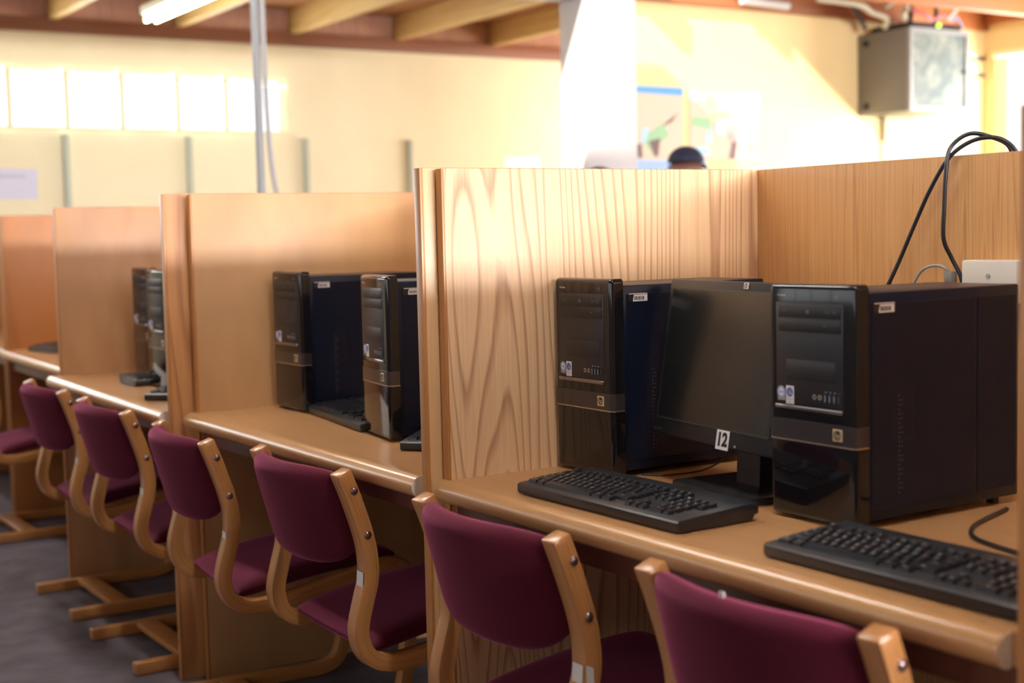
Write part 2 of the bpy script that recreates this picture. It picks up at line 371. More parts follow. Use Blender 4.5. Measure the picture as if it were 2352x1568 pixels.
def cushion_bm(x0, x1, f, nx, nv, th, capexp=6):
    """pillow slab; f(u in -1..1, v in 0..1) -> (x, y, z) centre and normal"""
    bm = bmesh.new(); front = []; back = []
    for i in range(nx+1):
        fr = []; bk = []
        for j in range(nv+1):
            u = -1+2*i/nx; v = j/nv
            # spread to the rims
            uu = math.copysign(1-(1-abs(u))**1.6, u); vv2 = 2*v-1; vv = (math.copysign(1-(1-abs(vv2))**1.6, vv2)+1)/2
            c, nn = f(uu, vv); e = (1-abs(uu)**capexp)**.5*(1-abs(2*vv-1)**capexp)**.5
            h = th/2*(.12+.88*e) if 0 < i < nx and 0 < j < nv else th*.05
            fr.append(bm.verts.new(Vector(c)+Vector(nn)*h)); bk.append(bm.verts.new(Vector(c)-Vector(nn)*h))
        front.append(fr); back.append(bk)
    for i in range(nx):
        for j in range(nv):
            bm.faces.new((front[i][j], front[i+1][j], front[i+1][j+1], front[i][j+1]))
            bm.faces.new((back[i][j], back[i][j+1], back[i+1][j+1], back[i+1][j]))
    for i in range(nx):
        bm.faces.new((front[i][0], back[i][0], back[i+1][0], front[i+1][0])); bm.faces.new((front[i][nv], front[i+1][nv], back[i+1][nv], back[i][nv]))
    for j in range(nv):
        bm.faces.new((front[0][j], front[0][j+1], back[0][j+1], back[0][j])); bm.faces.new((front[nx][j], back[nx][j], back[nx][j+1], front[nx][j+1]))
    bmesh.ops.recalc_face_normals(bm, faces=bm.faces[:]); return bm
def make_chair():
    t = empty('reading_chair')
    hw = CW/2
    for s in (-1, 1):
        x0, x1 = sorted((s*hw, s*(hw-.038)))
        fr = mesh_obj('side_frame', side_frame_bm(x0, x1), lam, t, 40)
        for (y, z) in ((-.097, .700), (-.070, .607)):
            bm = bmesh.new(); bmesh.ops.create_uvsphere(bm, u_segments=14, v_segments=8, radius=.0082)
            for v in bm.verts: v.co = Vector((s*hw+v.co.x*.55, y+v.co.y, z+v.co.z))
            mesh_obj('screw_cap', bm, screwm, fr, 60)
    hi = hw-.036
    def fb(u, v):
        low = .525+.075*max(0, abs(u)-.35)**1.5*0
        zb = .532+.05*abs(u)**5; z = zb+(.742-.012*abs(u)**4-zb)*v
        y = -.118+(.739-z)*.27-.052*(1-u*u)
        return (u*hi, y, z), (0, -.96, -.26)
    mesh_obj('backrest', cushion_bm(0, 0, fb, 22, 16, .048, 8), fabric, t, 80)
    def fs(u, v):
        y = -.045+.405*v; return (u*hi, y, .362+.045*v+.012*(1-(2*v-1)**2)-.006*(1-u*u)), (0, -.1, .99)
    mesh_obj('seat', cushion_bm(0, 0, fs, 18, 18, .05, 8), fabric, t, 80)
    for nm, d in (('crossbar', (-hw+.038, hw-.038, .01, .075, .018, .036)), ('crossbar', (-hw+.038, hw-.038, .27, .31, .330, .356))):
        box(nm, d, edgewood, t, bev=.003)
    return t
chairs = [  # right-hand outer x, y shift, rz, label, tag type
 (.537, 0, 0, 'burgundy wooden-framed chair tucked under the left half of the nearest desk, blank white frame tag', 'plain'),
 (1.187, 0, .0, 'burgundy wooden-framed chair closest to the viewer, cut off by the bottom edge at the right', 'none'),
 (-.217, 0, 0, 'burgundy wooden-framed chair at the second desk, beside the oak divider, printed tag on its frame', 'print'),
 (-.80, -.045, -.07, 'burgundy wooden-framed chair beside the second divider end, small white tag below its lower screw', 'white'),
 (-1.50, -.03, 0, 'burgundy wooden-framed chair at the third desk with its whole left floor runner in view', 'white'),
 (-2.18, -.02, 0, 'burgundy wooden-framed chair in front of the fourth desk, second from the left edge', 'white'),
 (-3.54, .02, 0, 'burgundy wooden-framed chair cut off by the left edge of the picture', 'none')]
c0 = make_chair()
for i, (xr, dy, rz, lb, tg) in enumerate(chairs):
    c = c0 if i == 0 else copy_tree(c0)
    c.location = (xr-CW/2, dy, 0); c.rotation_euler = (0, 0, rz)
    tag(c, lb, 'chair', 'burgundy chairs along the desks')
hw = CW/2
for i, c in enumerate([o for o in bpy.data.objects if o.name.startswith('reading_chair')]):
    pass
def frame_tag(xr, dy, kind):
    c = [o for o in bpy.data.objects if o.name.startswith('reading_chair') and abs(o.location.x-(xr-hw)) < .01][0]
    bm = bmesh.new()
    # wraps the rear edge of the right post: on the rear face
    z0, z1 = (.488, .532) if kind != 'white' else (.492, .522)
    def yr(z): return -.0785-.0008-(.0 if z > .50 else (.50-z)*.25)-.0008
    x0, x1 = hw-.030, hw-.002
    quad(bm, [(x0, yr(z0)-.002, z0), (x1, yr(z0)-.002, z0), (x1, yr(z1)-.002, z1), (x0, yr(z1)-.002, z1)], 0)
    if kind == 'print':
        quad(bm, [(x0+.006, yr(.499)-.0025, .499), (x1-.006, yr(.499)-.0025, .499), (x1-.006, yr(.518)-.0025, .518), (x0+.006, yr(.518)-.0025, .518)], 1)
    if kind == 'plain':
        X = hw+.0008
        quad(bm, [(X, -.078, z0-.004), (X, -.062, z0-.008), (X, -.064, z1-.006), (X, -.078, z1)], 0)
    o = mesh_obj('asset_tag', bm, [tagm, taggrey], c); o['label'] = 'white asset tag'
for (xr, dy, rz, lb, tg) in chairs:
    if tg != 'none': frame_tag(xr, dy, tg)
c = [o for o in bpy.data.objects if o.name.startswith('reading_chair') and abs(o.location.x-(1.187-hw)) < .01][0]
box('care_label', (-.008, .0, -.166, -.163, .738, .749), tagm, c)

# ------------------------------------------------------------------ computer towers
W_, D_, HH = .18, .385, .375
def make_tower():
    t = empty('computer_tower')
    b = box('case_body', (.002, W_-.002, .024, D_, .012, .362), pcbody, t, bev=.003)
    bm = bmesh.new()
    bx(bm, W_-.0022, W_-.0010, .038, .275, .03, .345, bev=.0005)
    bx(bm, W_-.0022, W_-.0010, .282, .378, .03, .345, bev=.0005)
    mesh_obj('side_cover', bm, pcbody, b)
    bm = bmesh.new()
    for j in range(22):
        z = .05+j*.0072
        for k in range(2 if j % 3 else 1): disc(bm, (W_-.0006, .098+k*.006, z), (0, 1, 0), (0, 0, 1), .0011, n=8)
    for j in range(16):
        for k in range(9):
            if k+j*.3 > 2: disc(bm, (W_-.0006, .085+k*.0055, .215-j*.0055), (0, 1, 0), (0, 0, 1), .0013, mi=1, n=8)
    mesh_obj('vent_holes', bm, [flat('vent_light', (.12, .17, .26), .4) if 'vent_light' not in bpy.data.materials else bpy.data.materials['vent_light'], inkb], b)
    # front bezel, softly rounded
    bm = bmesh.new(); bx(bm, -.003, W_+.003, 0, .028, .004, HH)
    es = [e for e in bm.edges if abs(e.verts[0].co.y) < 1e-5 or abs(e.verts[1].co.y) < 1e-5]
    bmesh.ops.bevel(bm, geom=es, offset=.009, segments=4, affect='EDGES', profile=.5)
    bz = mesh_obj('front_bezel', bm, pcgloss, t, 35)
    pn = box('drive_panel', (.014, W_-.022, -.0008, .004, .186, .346), pcpanel, bz, bev=.0006)
    box('panel_lip', (.012, W_-.022, -.0035, .004, .176, .184), flat('lip_metal', (.30, .28, .28), .15, metal=.9) if 'lip_metal' not in bpy.data.materials else bpy.data.materials['lip_metal'], bz, bev=.002)
    for (a, c_) in ((.322, .342), (.300, .3205)):
        dr = box('drive_bay', (.020, W_-.026, -.0022, .0, a, c_), pcmat, pn, bev=.0008)
        bm = bmesh.new()
        if a > .31:
            put_text(bm, 'DVD', (.034, -.0024, .332), (1, 0, 0), (0, 0, 1), .006); disc(bm, (.085, -.0024, .332), (1, 0, 0), (0, 0, 1), .0035)
            put_text(bm, 'RW', (.128, -.0024, .332), (1, 0, 0), (0, 0, 1), .007); put_text(bm, 'DL', (.142, -.0024, .332), (1, 0, 0), (0, 0, 1), .007)
        else:
            quad(bm, [(.118, -.0024, .3105), (.125, -.0024, .3105), (.125, -.0024, .312), (.118, -.0024, .312)])
        mesh_obj('drive_print', bm, inkg, dr)
    box('blank_cover', (.036, W_-.038, -.0014, .0, .225, .256), pcmat, pn, bev=.0006)
    # ports
    for k in range(2):
        bm = bmesh.new(); ringf(bm, (.098+k*.0115, -.0016, .200), (1, 0, 0), (0, 0, 1), .0022, .0040); mesh_obj('audio_jack', bm, flat('jack_ring', (.5, .48, .42), .3, metal=.5) if 'jack_ring' not in bpy.data.materials else bpy.data.materials['jack_ring'], pn)
    for k in range(4):
        bm = bmesh.new(); x = .120+k*.0095
        bx(bm, x, x+.0052, -.0018, .001, .192, .2065); bx(bm, x+.0002, x+.0012, -.0021, 0, .194, .2045, mi=1)
        bx(bm, x+.001, x+.004, -.0021, 0, .209, .2098, mi=1)
        mesh_obj('usb_port', bm, [inkb, skyblue if k < 3 else inkg], pn)
    # stickers
    bm = bmesh.new(); o_ = (.0255, -.0018, .203)
    bx(bm, .0175, .034, -.0014, -.0010, .1895, .203, mi=1)
    disc(bm, o_, (1, 0, 0), (0, 0, 1), .0093); ringf(bm, (o_[0], -.0021, o_[2]), (1, 0, 0), (0, 0, 1), .0072, .0084, mi=2)
    put_text(bm, 'intel', (o_[0], -.0023, o_[2]), (1, 0, 0), (0, 0, 1), .0068, mi=2)
    mesh_obj('processor_sticker', bm, [inkw, greym, inkblue], pn)
    bm = bmesh.new(); bx(bm, .036, .0535, -.0018, -.0010, .185, .2135, bev=.0003)
    disc(bm, (.0447, -.0021, .2035), (1, 0, 0), (0, 0, 1), .0072, mi=2, ry=.0075)
    for mi_, dx, dz in ((3, -.0036, .0004), (4, .0004, .0004), (5, -.0036, -.0036), (6, .0004, -.0036)):
        quad(bm, [(.0447+dx, -.0023, .2035+dz), (.0447+dx+.0032, -.0023, .2035+dz), (.0447+dx+.0032, -.0023, .2035+dz+.0032), (.0447+dx, -.0023, .2035+dz+.0032)], mi_)
    put_text(bm, 'Windows', (.0447, -.0021, .1925), (1, 0, 0), (0, 0, 1), .0038, mi=7); put_text(bm, 'Vista', (.0447, -.0021, .1885), (1, 0, 0), (0, 0, 1), .0036, mi=7)
    cl = {k: (bpy.data.materials.get(k) or flat(k, v, .4)) for k, v in {'flag_red': (.7, .1, .03), 'flag_green': (.15, .5, .05), 'flag_blue': (.1, .3, .8), 'flag_yellow': (.9, .6, .05)}.items()}
    mesh_obj('system_sticker', bm, [inkw, inkw, inkblue, cl['flag_red'], cl['flag_green'], cl['flag_blue'], cl['flag_yellow'], inkg], pn)
    # band with badge
    bm = bmesh.new(); bx(bm, -.0042, W_+.0042, -.0014, .027, .1285, .160)
    es = [e for e in bm.edges if abs(e.verts[0].co.y+.0014) < 1e-5 and abs(e.verts[1].co.y+.0014) < 1e-5 and abs(e.verts[0].co.z-e.verts[1].co.z) > .01]
    bmesh.ops.bevel(bm, geom=es, offset=.009, segments=4, affect='EDGES', profile=.5)
    bd = mesh_obj('trim_band', bm, band, bz, 35)
    bm = bmesh.new(); bx(bm, -.0046, W_+.0046, -.0018, .027, .1262, .1285)
    es = [e for e in bm.edges if abs(e.verts[0].co.y+.0018) < 1e-5 and abs(e.verts[1].co.y+.0018) < 1e-5 and abs(e.verts[0].co.z-e.verts[1].co.z) > .001]
    bmesh.ops.bevel(bm, geom=es, offset=.009, segments=4, affect='EDGES', profile=.5)
    mesh_obj('chrome_line', bm, flat('band_line', (.55, .45, .36), .25, metal=.8) if 'band_line' not in bpy.data.materials else bpy.data.materials['band_line'], bz, 35)
    bm = bmesh.new(); bx(bm, .137, .157, -.0026, -.001, .1355, .1545, bev=.0007)
    disc(bm, (.147, -.0029, .145), (1, 0, 0), (0, 0, 1), .0074, mi=1)
    put_text(bm, 'hp', (.147, -.0032, .145), (1, 0, 0), (0, 0, 1), .0125, mi=0, bold=.01, shear=.3)
    mesh_obj('badge', bm, [goldm, inkb], bz)
    bm = bmesh.new(); put_text(bm, 'Compaq', (.026, -.0006, .357), (1, 0, 0), (0, 0, 1), .0055); mesh_obj('model_lettering', bm, inkw, bz)
    bm = bmesh.new(); put_text(bm, '- |', (.144, -.0006, .357), (1, 0, 0), (0, 0, 1), .007); mesh_obj('power_mark', bm, inkw, bz)
    # torn barcode sticker on the flank
    X = W_-.0014; bm = bmesh.new()
    bx(bm, X, X+.0006, .054, .088, .331, .3435)
    for k in range(13): bx(bm, X+.0005, X+.0008, .057+k*.0018, .0578+k*.0018+random.choice((0, .0005)), .3335, .3405, mi=1)
    quad(bm, [(X+.001, .044, .346), (X+.001, .088, .346), (X+.001, .088, .3445), (X+.001, .044, .3445)], 0)
    quad(bm, [(X+.0012, .042, .3445), (X+.0012, .056, .3435), (X+.0012, .052, .331), (X+.0012, .042, .331)], 1)
    mesh_obj('barcode_sticker', bm, [inkw, inkb], b)
    for x in (.02, W_-.03):
        for y in (.03, .34): box('foot', (x, x+.014, y, y+.014, .0002, .0125), pcmat, t)
    return t
tw = make_tower()
towers = [(.012, .24, 0, 'black desktop computer tower left of the monitor numbered 12'),
          (.612, .245, 0, 'large dark computer tower right of the monitor numbered 12'),
          (-1.300, .205, 0, 'black computer tower against the orange divider at the second desk'),
          (-.685, .165, -.15, 'glossy black computer tower half hidden by the oak divider end at the second desk'),
          (-2.51, .20, .0, 'distant computer tower against the pinkish divider of the third desk'),
          (-2.115, .12, 0, 'distant glossy computer tower showing past the second divider end')]
for i, (x, y, rz, lb) in enumerate(towers):
    c = tw if i == 0 else copy_tree(tw)
    c.location = (x, y, H); c.rotation_euler = (0, 0, rz); tag(c, lb, 'computer tower', 'computer towers on the desks')

# ------------------------------------------------------------------ monitor numbered 12
mon = empty('computer_monitor', (.411, .340, H), -.122, 'black flat monitor on a square stand wearing a white sticker numbered 12', 'monitor')
MW, MH = .375, .29
hd = bpy.data.objects.new('screen_housing', None); bpy.data.objects.remove(hd)
bm = bmesh.new()
bx(bm, -MW/2, MW/2, 0, .028, 0, MH, bev=.004)
bx(bm, -.11, .11, .026, .055, .06, .23, bev=.012)
hs = mesh_obj('housing', bm, pcmat, mon, 40); hs.location = (0, -.052, .086); hs.rotation_euler = (-.167, 0, 0)
bm = bmesh.new(); bx(bm, -MW/2+.014, MW/2-.014, -.0015, .002, .030, MH-.017)
sg = mesh_obj('screen_bezel_step', bm, flat('bezel_step', (.035, .045, .055), .3), hs)
bm = bmesh.new(); quad(bm, [(-MW/2+.017, -.0022, .033), (MW/2-.017, -.0022, .033), (MW/2-.017, -.0022, MH-.019), (-MW/2+.017, -.0022, MH-.019)])
mesh_obj('screen', bm, screen, hs)
bm = bmesh.new(); bx(bm, .027, .064, -.0026, -.0005, -.004, .030, bev=.0006)
put_text(bm, '12', (.0455, -.0030, .013), (1, 0, 0), (0, 0, 1), .032, mi=1, bold=.045)
nl = mesh_obj('number_sticker', bm, [inkw, inkb], hs); nl['label'] = 'white sticker numbered 12'
bm = bmesh.new(); bx(bm, .050, .063, -.0016, -.0002, MH-.0135, MH-.0025, bev=.0004); disc(bm, (.0565, -.0019, MH-.008), (1, 0, 0), (0, 0, 1), .0046, mi=1)
put_text(bm, 'hp', (.0565, -.0022, MH-.008), (1, 0, 0), (0, 0, 1), .008, bold=.01, shear=.3)
mesh_obj('badge', bm, [silv, inkb], hs)
bm = bmesh.new(); put_text(bm, 'HP L1710', (-.168, -.0004, .010), (1, 0, 0), (0, 0, 1), .0065); mesh_obj('model_lettering', bm, inkg, hs)
bm = bmesh.new()
cyl(bm, (.082, 0, .006), (.082, -.0015, .006), .0022, n=10)
mesh_obj('power_button', bm, greym, hs)
bm = bmesh.new()
prism_x(bm, [(.01, .012), (.055, .012), (.045, .16), (.028, .20), (.012, .20), (.016, .14)], -.002, .066)
mesh_obj('stand_neck', bm, pcmat, mon, 40)
bm = bmesh.new(); bx(bm, -.085, .145, -.082, .10, .0005, .014)
es = [e for e in bm.edges if abs(e.verts[0].co.z-e.verts[1].co.z) > .01]; bmesh.ops.bevel(bm, geom=es, offset=.022, segments=5, affect='EDGES', profile=.5)
es = [e for e in bm.edges if e.verts[0].co.z > .013 and e.verts[1].co.z > .013]; bmesh.ops.bevel(bm, geom=es, offset=.003, segments=2, affect='EDGES', profile=.5)
mesh_obj('stand_base', bm, flat('stand_plastic', (.02, .02, .022), .25), mon, 35)

# ------------------------------------------------------------------ keyboards
KP = .0179
rows = []  # (row index, x units start, width units, legend)
def add_row(r, x0, items):
    x = x0
    for it in items:
        wd, lg = it if isinstance(it, tuple) else (1, it)
        if lg is not None: rows.append((r, x, wd, lg))
        x += wd
add_row(5, 0, ['Esc', (1, None)]+['F%d' % k for k in range(1, 5)]+[(.5, None)]+['F%d' % k for k in range(5, 9)]+[(.5, None)]+['F%d' % k for k in range(9, 13)])
add_row(4, 0, list('`1234567890-=')+[(2, '<')])
add_row(3, 0, [(1.5, 'Tab')]+list('QWERTYUIOP[]')+[(1.5, '\\')])
add_row(2, 0, [(1.75, 'Caps')]+list("ASDFGHJKL;'")+[(2.25, 'Enter')])
add_row(1, 0, [(2.25, 'Shift')]+list('ZXCVBNM,./')+[(2.75, 'Shift')])
add_row(0, 0, [(1.5, 'Ctrl'), (1.25, 'Alt'), (7.5, ''), (1.25, 'Alt'), (1.5, 'Ctrl')][0:2]+[(7.75, ''), (1.5, 'Alt'), (1.5, 'Ctrl')])
for r, its in ((5, ['P', 'S', 'B']), (4, ['Ins', 'Hm', 'Up']), (3, ['Del', 'End', 'Dn']), (1, [(1, None), '^', (1, None)]), (0, ['<', 'v', '>'])): add_row(r, 15.5, its)
for r, its in ((4, ['N', '/', '*', '-']), (3, ['7', '8', '9', '+']), (2, ['4', '5', '6']), (1, ['1', '2', '3']), (0, [(2, '0'), '.'])): add_row(r, 19, its)
def make_keyboard(detail=True):
    t = empty('computer_keyboard'); Wk, Dk = .440, .168
    bm = bmesh.new()
    prism_x(bm, [(0, .006), (.003, .002), (.155, .002), (.160, .010), (Dk, .012), (Dk, .029), (Dk-.004, .031), (.004, .021), (0, .018)], 0, Wk)
    es = [e for e in bm.edges if abs(e.verts[0].co.x-e.verts[1].co.x) < 1e-4]
    bmesh.ops.bevel(bm, geom=es, offset=.0015, segments=2, affect='EDGES', profile=.5)
    mesh_obj('keyboard_body', bm, kbm, t, 35)
    if not detail:
        bm = bmesh.new()
        for (r, x, wd, lg) in rows: key_geo(bm, r, x, wd, '')
        o = mesh_obj('keys', bm, [keym, inkw], t); return t
    for (r, x, wd, lg) in rows:
        bm = bmesh.new(); key_geo(bm, r, x, wd, lg); mesh_obj('key', bm, [keym, inkw], t)
    for x in (.35, .36, .372): 
        pass
    bm = bmesh.new()
    for k in range(3): bx(bm, .372+k*.015, .378+k*.015, .147, .150, .0295, .0300)
    mesh_obj('status_lights', bm, inkg, t)
    for x in (.03, Wk-.06): box('rubber_foot', (x, x+.03, .006, .016, 0.0002, .0025), inkb, t)
    return t
def key_geo(bm, r, x, wd, lg):
    y0 = .016+r*KP+(.005 if r == 5 else 0); x0 = .0105+x*KP*.995; zb = .020+(y0)*.062; x1 = x0+wd*KP*.995-.0026; y1 = y0+KP-.0028; i = .0022
    h = .0078
    a = [bm.verts.new(q) for q in ((x0, y0, zb-.003), (x1, y0, zb-.003), (x1, y1, zb-.002), (x0, y1, zb-.002))]
    b = [bm.verts.new(q) for q in ((x0+i, y0+i*.8, zb+h-.002), (x1-i, y0+i*.8, zb+h-.002), (x1-i, y1-i*.5, zb+h), (x0+i, y1-i*.5, zb+h))]
    for k in range(4): bm.faces.new((a[k], a[(k+1) % 4], b[(k+1) % 4], b[k]))
    bm.faces.new(b)
    if lg: put_text(bm, lg, ((x0+x1)/2-.002, (y0+y1)/2+.0022, zb+h-.0002), (1, 0, 0), (0, 1, .14), .0072 if len(lg) == 1 else .0042, mi=1)
kb = make_keyboard(); kb.location = (.197, .022, H); kb.rotation_euler = (0, 0, .01)
tag(kb, 'black keyboard in front of the monitor numbered 12', 'keyboard', 'keyboards on the desks')
kb2 = copy_tree(kb); kb2.location = (.822, .030, H); kb2.rotation_euler = (0, 0, 0)
tag(kb2, 'black keyboard lying in front of the large right-hand tower, cut off by the picture edge')
kf = make_keyboard(False); first = True
for x, y, rz, lb in ((-1.127, .217, -.14, 'black keyboard lying between the two towers of the second desk'),
                     (-.38, .095, .72, 'black keyboard end showing past the oak divider at the second desk'),
                     (-2.125, .075, 1.571, 'black keyboard at the back of the third desk, before the distant tower'),
                     (-1.715, -.03, .82, 'black keyboard at the front right of the third desk'),
                     (-3.95, .19, .2, 'black keyboard alone on the fourth desk')):
    c = kf if first else copy_tree(kf); first = False
    c.location = (x, y, H); c.rotation_euler = (0, 0, rz); tag(c, lb, 'keyboard', 'keyboards on the desks')

# ------------------------------------------------------------------ socket box, adaptor, cables at the near carrel
yb = .788
sk = empty('socket_box', (.628, yb, 1.10), 0, 'white double socket box screwed to the back panel by the right-hand edge', 'socket box')
box('box_body', (-.056, .064, -.035, -.0005, -.04, .036), ivory, sk, bev=.004)
bm = bmesh.new(); cyl(bm, (.004, -.035, .008), (.004, -.0375, .008), .004, n=14); mesh_obj('screw', bm, greym, sk)
bm = bmesh.new()
for x in (-.010, .045): bx(bm, x-.001, x+.001, -.0365, -.034, -.035, -.008)
mesh_obj('socket_seam', bm, greym, sk)
tr = empty('wall_trunking', (.52, yb, 1.088), 0, 'short cream trunking piece beside the white socket box', 'trunking')
box('cover', (-.05, .038, -.03, -.0005, -.02, .004), ivory, tr, bev=.002)
pl = empty('grey_network_cable', (.54, yb, 1.09), 0, 'thin grey cable with a moulded plug behind the large tower', 'cable')
bm = bmesh.new(); tubepath(bm, [(-.16, -.020, -.05), (-.09, -.035, -.01), (-.055, -.04, .026), (-.025, -.04, .036), (-.006, -.035, .032), (.0, -.03, .02)], .0028, 8); mesh_obj('cable', bm, greym, pl, 60)
box('plug', (-.008, .010, -.036, -.018, .0045, .026), flat('plug_grey', (.22, .21, .2), .5), pl, bev=.003)
def cable(name, pts, r, mat, label, group=None, cat='cable'):
    bm = bmesh.new(); tubepath(bm, pts, r, 10, 8); o = mesh_obj(name, bm, mat, None, 60); return tag(o, label, cat, group)
cable('power_cable', [(.37, .72, 1.0), (.415, .75, 1.11), (.452, .765, 1.20), (.49, .768, 1.27), (.530, .772, 1.325), (.565, .79, 1.352), (.605, .80, 1.356), (.635, .81, 1.340), (.65, .83, 1.30)], .0040, cablem,
      'black cable slanting over the back panel top from behind the large tower')
cable('power_cable', [(.561, .770, 1.05), (.559, .770, 1.100), (.540, .765, 1.14), (.533, .752, 1.175), (.534, .752, 1.23), (.535, .756, 1.30), (.532, .772, 1.342), (.555, .795, 1.366), (.59, .812, 1.358), (.615, .83, 1.34), (.62, .84, 1.30)], .0040, cablem,
      'black cable hanging straight down the back panel beside the white socket box')
cable('desk_cable', [(.83, .55, .7440), (.86, .46, .7440), (.885, .40, .7440), (.93, .345, .7440), (.99, .32, .7440), (1.08, .30, .7440)], .0035, cablem, 'black cable looped on the worktop right of the large tower')
cable('desk_cable', [(.20, .30, .7435), (.235, .335, .7435), (.27, .40, .752), (.32, .42, .79), (.37, .40, .83)], .0016, cablem, 'thin black cable running from the left tower up behind the numbered monitor')

# ------------------------------------------------------------------ far carrel odds and ends
bk = empty('folder', (-4.55, .42, H), .1, 'teal folder lying on the farthest desk at the left edge', 'folder')
box('cover', (0, .30, 0, .22, .0005, .02), flat('teal_card', (.08, .22, .2), .6), bk, bev=.002)

# ------------------------------------------------------------------ steel pole
tp = empty('steel_pole', (-3.6, 1.15, 0), 0, 'slim grey steel pole rising behind the carrels to the roof', 'pole')
bm = bmesh.new(); cyl(bm, (0, 0, 0), (0, 0, 2.98), .019, n=24); mesh_obj('pole_tube', bm, steel, tp, 40)
box('floor_plate', (-.07, .07, -.07, .07, .0005, .01), steel, tp, bev=.002)
cable('pole_cable', [(-3.565, 1.175, 2.97), (-3.567, 1.172, 2.3), (-3.565, 1.175, 1.8), (-3.56, 1.19, 1.5), (-3.545, 1.22, 1.32), (-3.52, 1.26, 1.1), (-3.50, 1.29, .4), (-3.5, 1.29, .01)], .012, greym, 'grey cable running down beside the steel pole')

# ------------------------------------------------------------------ ceiling light
def batten(loc, lb, tube):
    cl_ = empty('ceiling_light', loc, 0, lb, 'ceiling light')
    box('housing', (.0, 1.5, -.075, .075, .035, .088), whitemetal, cl_, bev=.006)
    for s in (-.035, .035):
        bm = bmesh.new(); cyl(bm, (.0, s, 0), (1.5, s, 0), .016, n=16); tb = mesh_obj('tube', bm, tube, cl_, 40)
        bm = bmesh.new(); bx(bm, .005, .03, s-.02, s+.02, -.012, .04); bx(bm, 1.47, 1.495, s-.02, s+.02, -.012, .04); mesh_obj('lamp_holder', bm, whitemetal, tb)

batten((-7.15, 1.885, 2.70), 'twin tube fluorescent batten light under the roof joists, left of the steel pole', tubev)
for x_, lb_ in ((-4.3, 'added unseen fill batten over the aisle side of the fourth desk'), (-1.9, 'added unseen fill batten over the aisle side of the second desk'), (.5, 'added unseen fill batten over the aisle side of the nearest desk')):
    batten((x_, -.10, 2.70), lb_, tube)  # invented battens out of frame, added to light the desks from above
# ------------------------------------------------------------------ things on the far wall
rail = flat('rail_grey_green', (.42, .45, .40), .5)
for i, (y, lb) in enumerate(((1.50, 'grey upright wall strip nearest the paper notice'), (2.42, 'grey upright wall strip left of the steel pole'),
                             (3.38, 'grey upright wall strip right of the steel pole'), (4.32, 'grey upright wall strip farthest right, by the oak divider'))):
    o = box('wall_strip', (-7.998, -7.965, y-.022, y+.022, .3, 1.985), rail, None, bev=.003); tag(o, lb, 'wall strip', 'grey wall strips on the far wall')
def sheet(name, x, y0, y1, z0, z1, mat, label, cat='notice', shapes=()):
    bm = bmesh.new(); bx(bm, x+.001, x+.004, y0, y1, z0, z1)
    mats = [mat]
    for pts, m in shapes:
        if m not in mats: mats.append(m)
        quad(bm, [(x+.0045+.0003*len(mats), y0+(y1-y0)*a, z0+(z1-z0)*b) for a, b in pts], mats.index(m))
    return tag(mesh_obj(name, bm, mats), label, cat)
lil = flat('paper_lilac', (.62, .62, .82), .7); pw = flat('paper_white', (.82, .84, .86), .7)
sheet('paper_notice', -8, .90, 1.29, 1.52, 1.735, lil, 'lilac white paper notice on the far wall at the left edge', shapes=[([(.1, .7), (.8, .7), (.8, .8), (.1, .8)], flat('print_lilac', (.5, .5, .66), .8))])
sheet('paper_notice', -8, 5.25, 5.62, 1.45, 1.86, pw, 'white paper on the far wall just above the oak divider, left of the column')
pb = flat('poster_blue', (.10, .34, .72), .6); ppk = flat('poster_cream', (.62, .50, .38), .6); pd = flat('poster_dark', (.16, .09, .09), .6); pg = flat('poster_green', (.3, .5, .28), .6); pbl2 = flat('poster_paleblue', (.38, .60, .78), .6); ppi = flat('poster_pink', (.72, .32, .30), .6); pyl = flat('poster_yellow', (.8, .65, .25), .6)
sheet('wall_poster', -5, 4.36, 4.755, 1.66, 2.135, ppk, 'poster with blue top band and a dark winged shape, beside the column', 'poster', [
    ([(0, .91), (1, .89), (1, 1), (0, 1)], pb), ([(.1, .30), (.45, .42), (.9, .66), (.75, .52)], pd), ([(.1, .3), (.3, .1), (.7, .35), (.55, .5)], pg),
    ([(.12, .42), (.25, .45), (.22, .28), (.1, .2)], pbl2), ([(.25, .25), (.5, .3), (.45, .05), (.38, .03)], pd), ([(.0, .2), (.1, .22), (.12, .02), (.02, .02)], pd)])
sheet('wall_poster', -5, 4.81, 5.43, 1.66, 2.115, ppk, 'wide pale poster of scattered coloured patches, right of the blue-topped poster', 'poster', [
    ([(0, .88), (.12, .86), (.12, 1), (0, 1)], pbl2), ([(.6, .72), (1, .7), (1, 1), (.62, 1)], pbl2), ([(.02, .5), (.3, .45), (.3, .62), (.04, .64)], pg), ([(.2, .8), (.38, .7), (.4, .9), (.26, .96)], pg),
    ([(.3, .6), (.6, .64), (.55, .74), (.32, .7)], pyl), ([(.56, .3), (.68, .28), (.72, .55), (.55, .52)], ppi), ([(.22, .25), (.3, .25), (.3, .45), (.24, .44)], pbl2),
    ([(.56, .02), (.64, .02), (.68, .28), (.6, .28)], pd), ([(.82, .1), (.97, .08), (.96, .3), (.84, .26)], pg), ([(.36, .4), (.5, .38), (.48, .54), (.38, .56)], lil), ([(.05, .05), (.28, .08), (.26, .2), (.07, .18)], pbl2)])
sheet('wall_poster', -5, 4.30, 4.95, 1.25, 1.655, flat('poster_blue_sheet', (.30, .45, .85), .6), 'pale blue sheet low on the wall behind the person with the cap', 'poster')

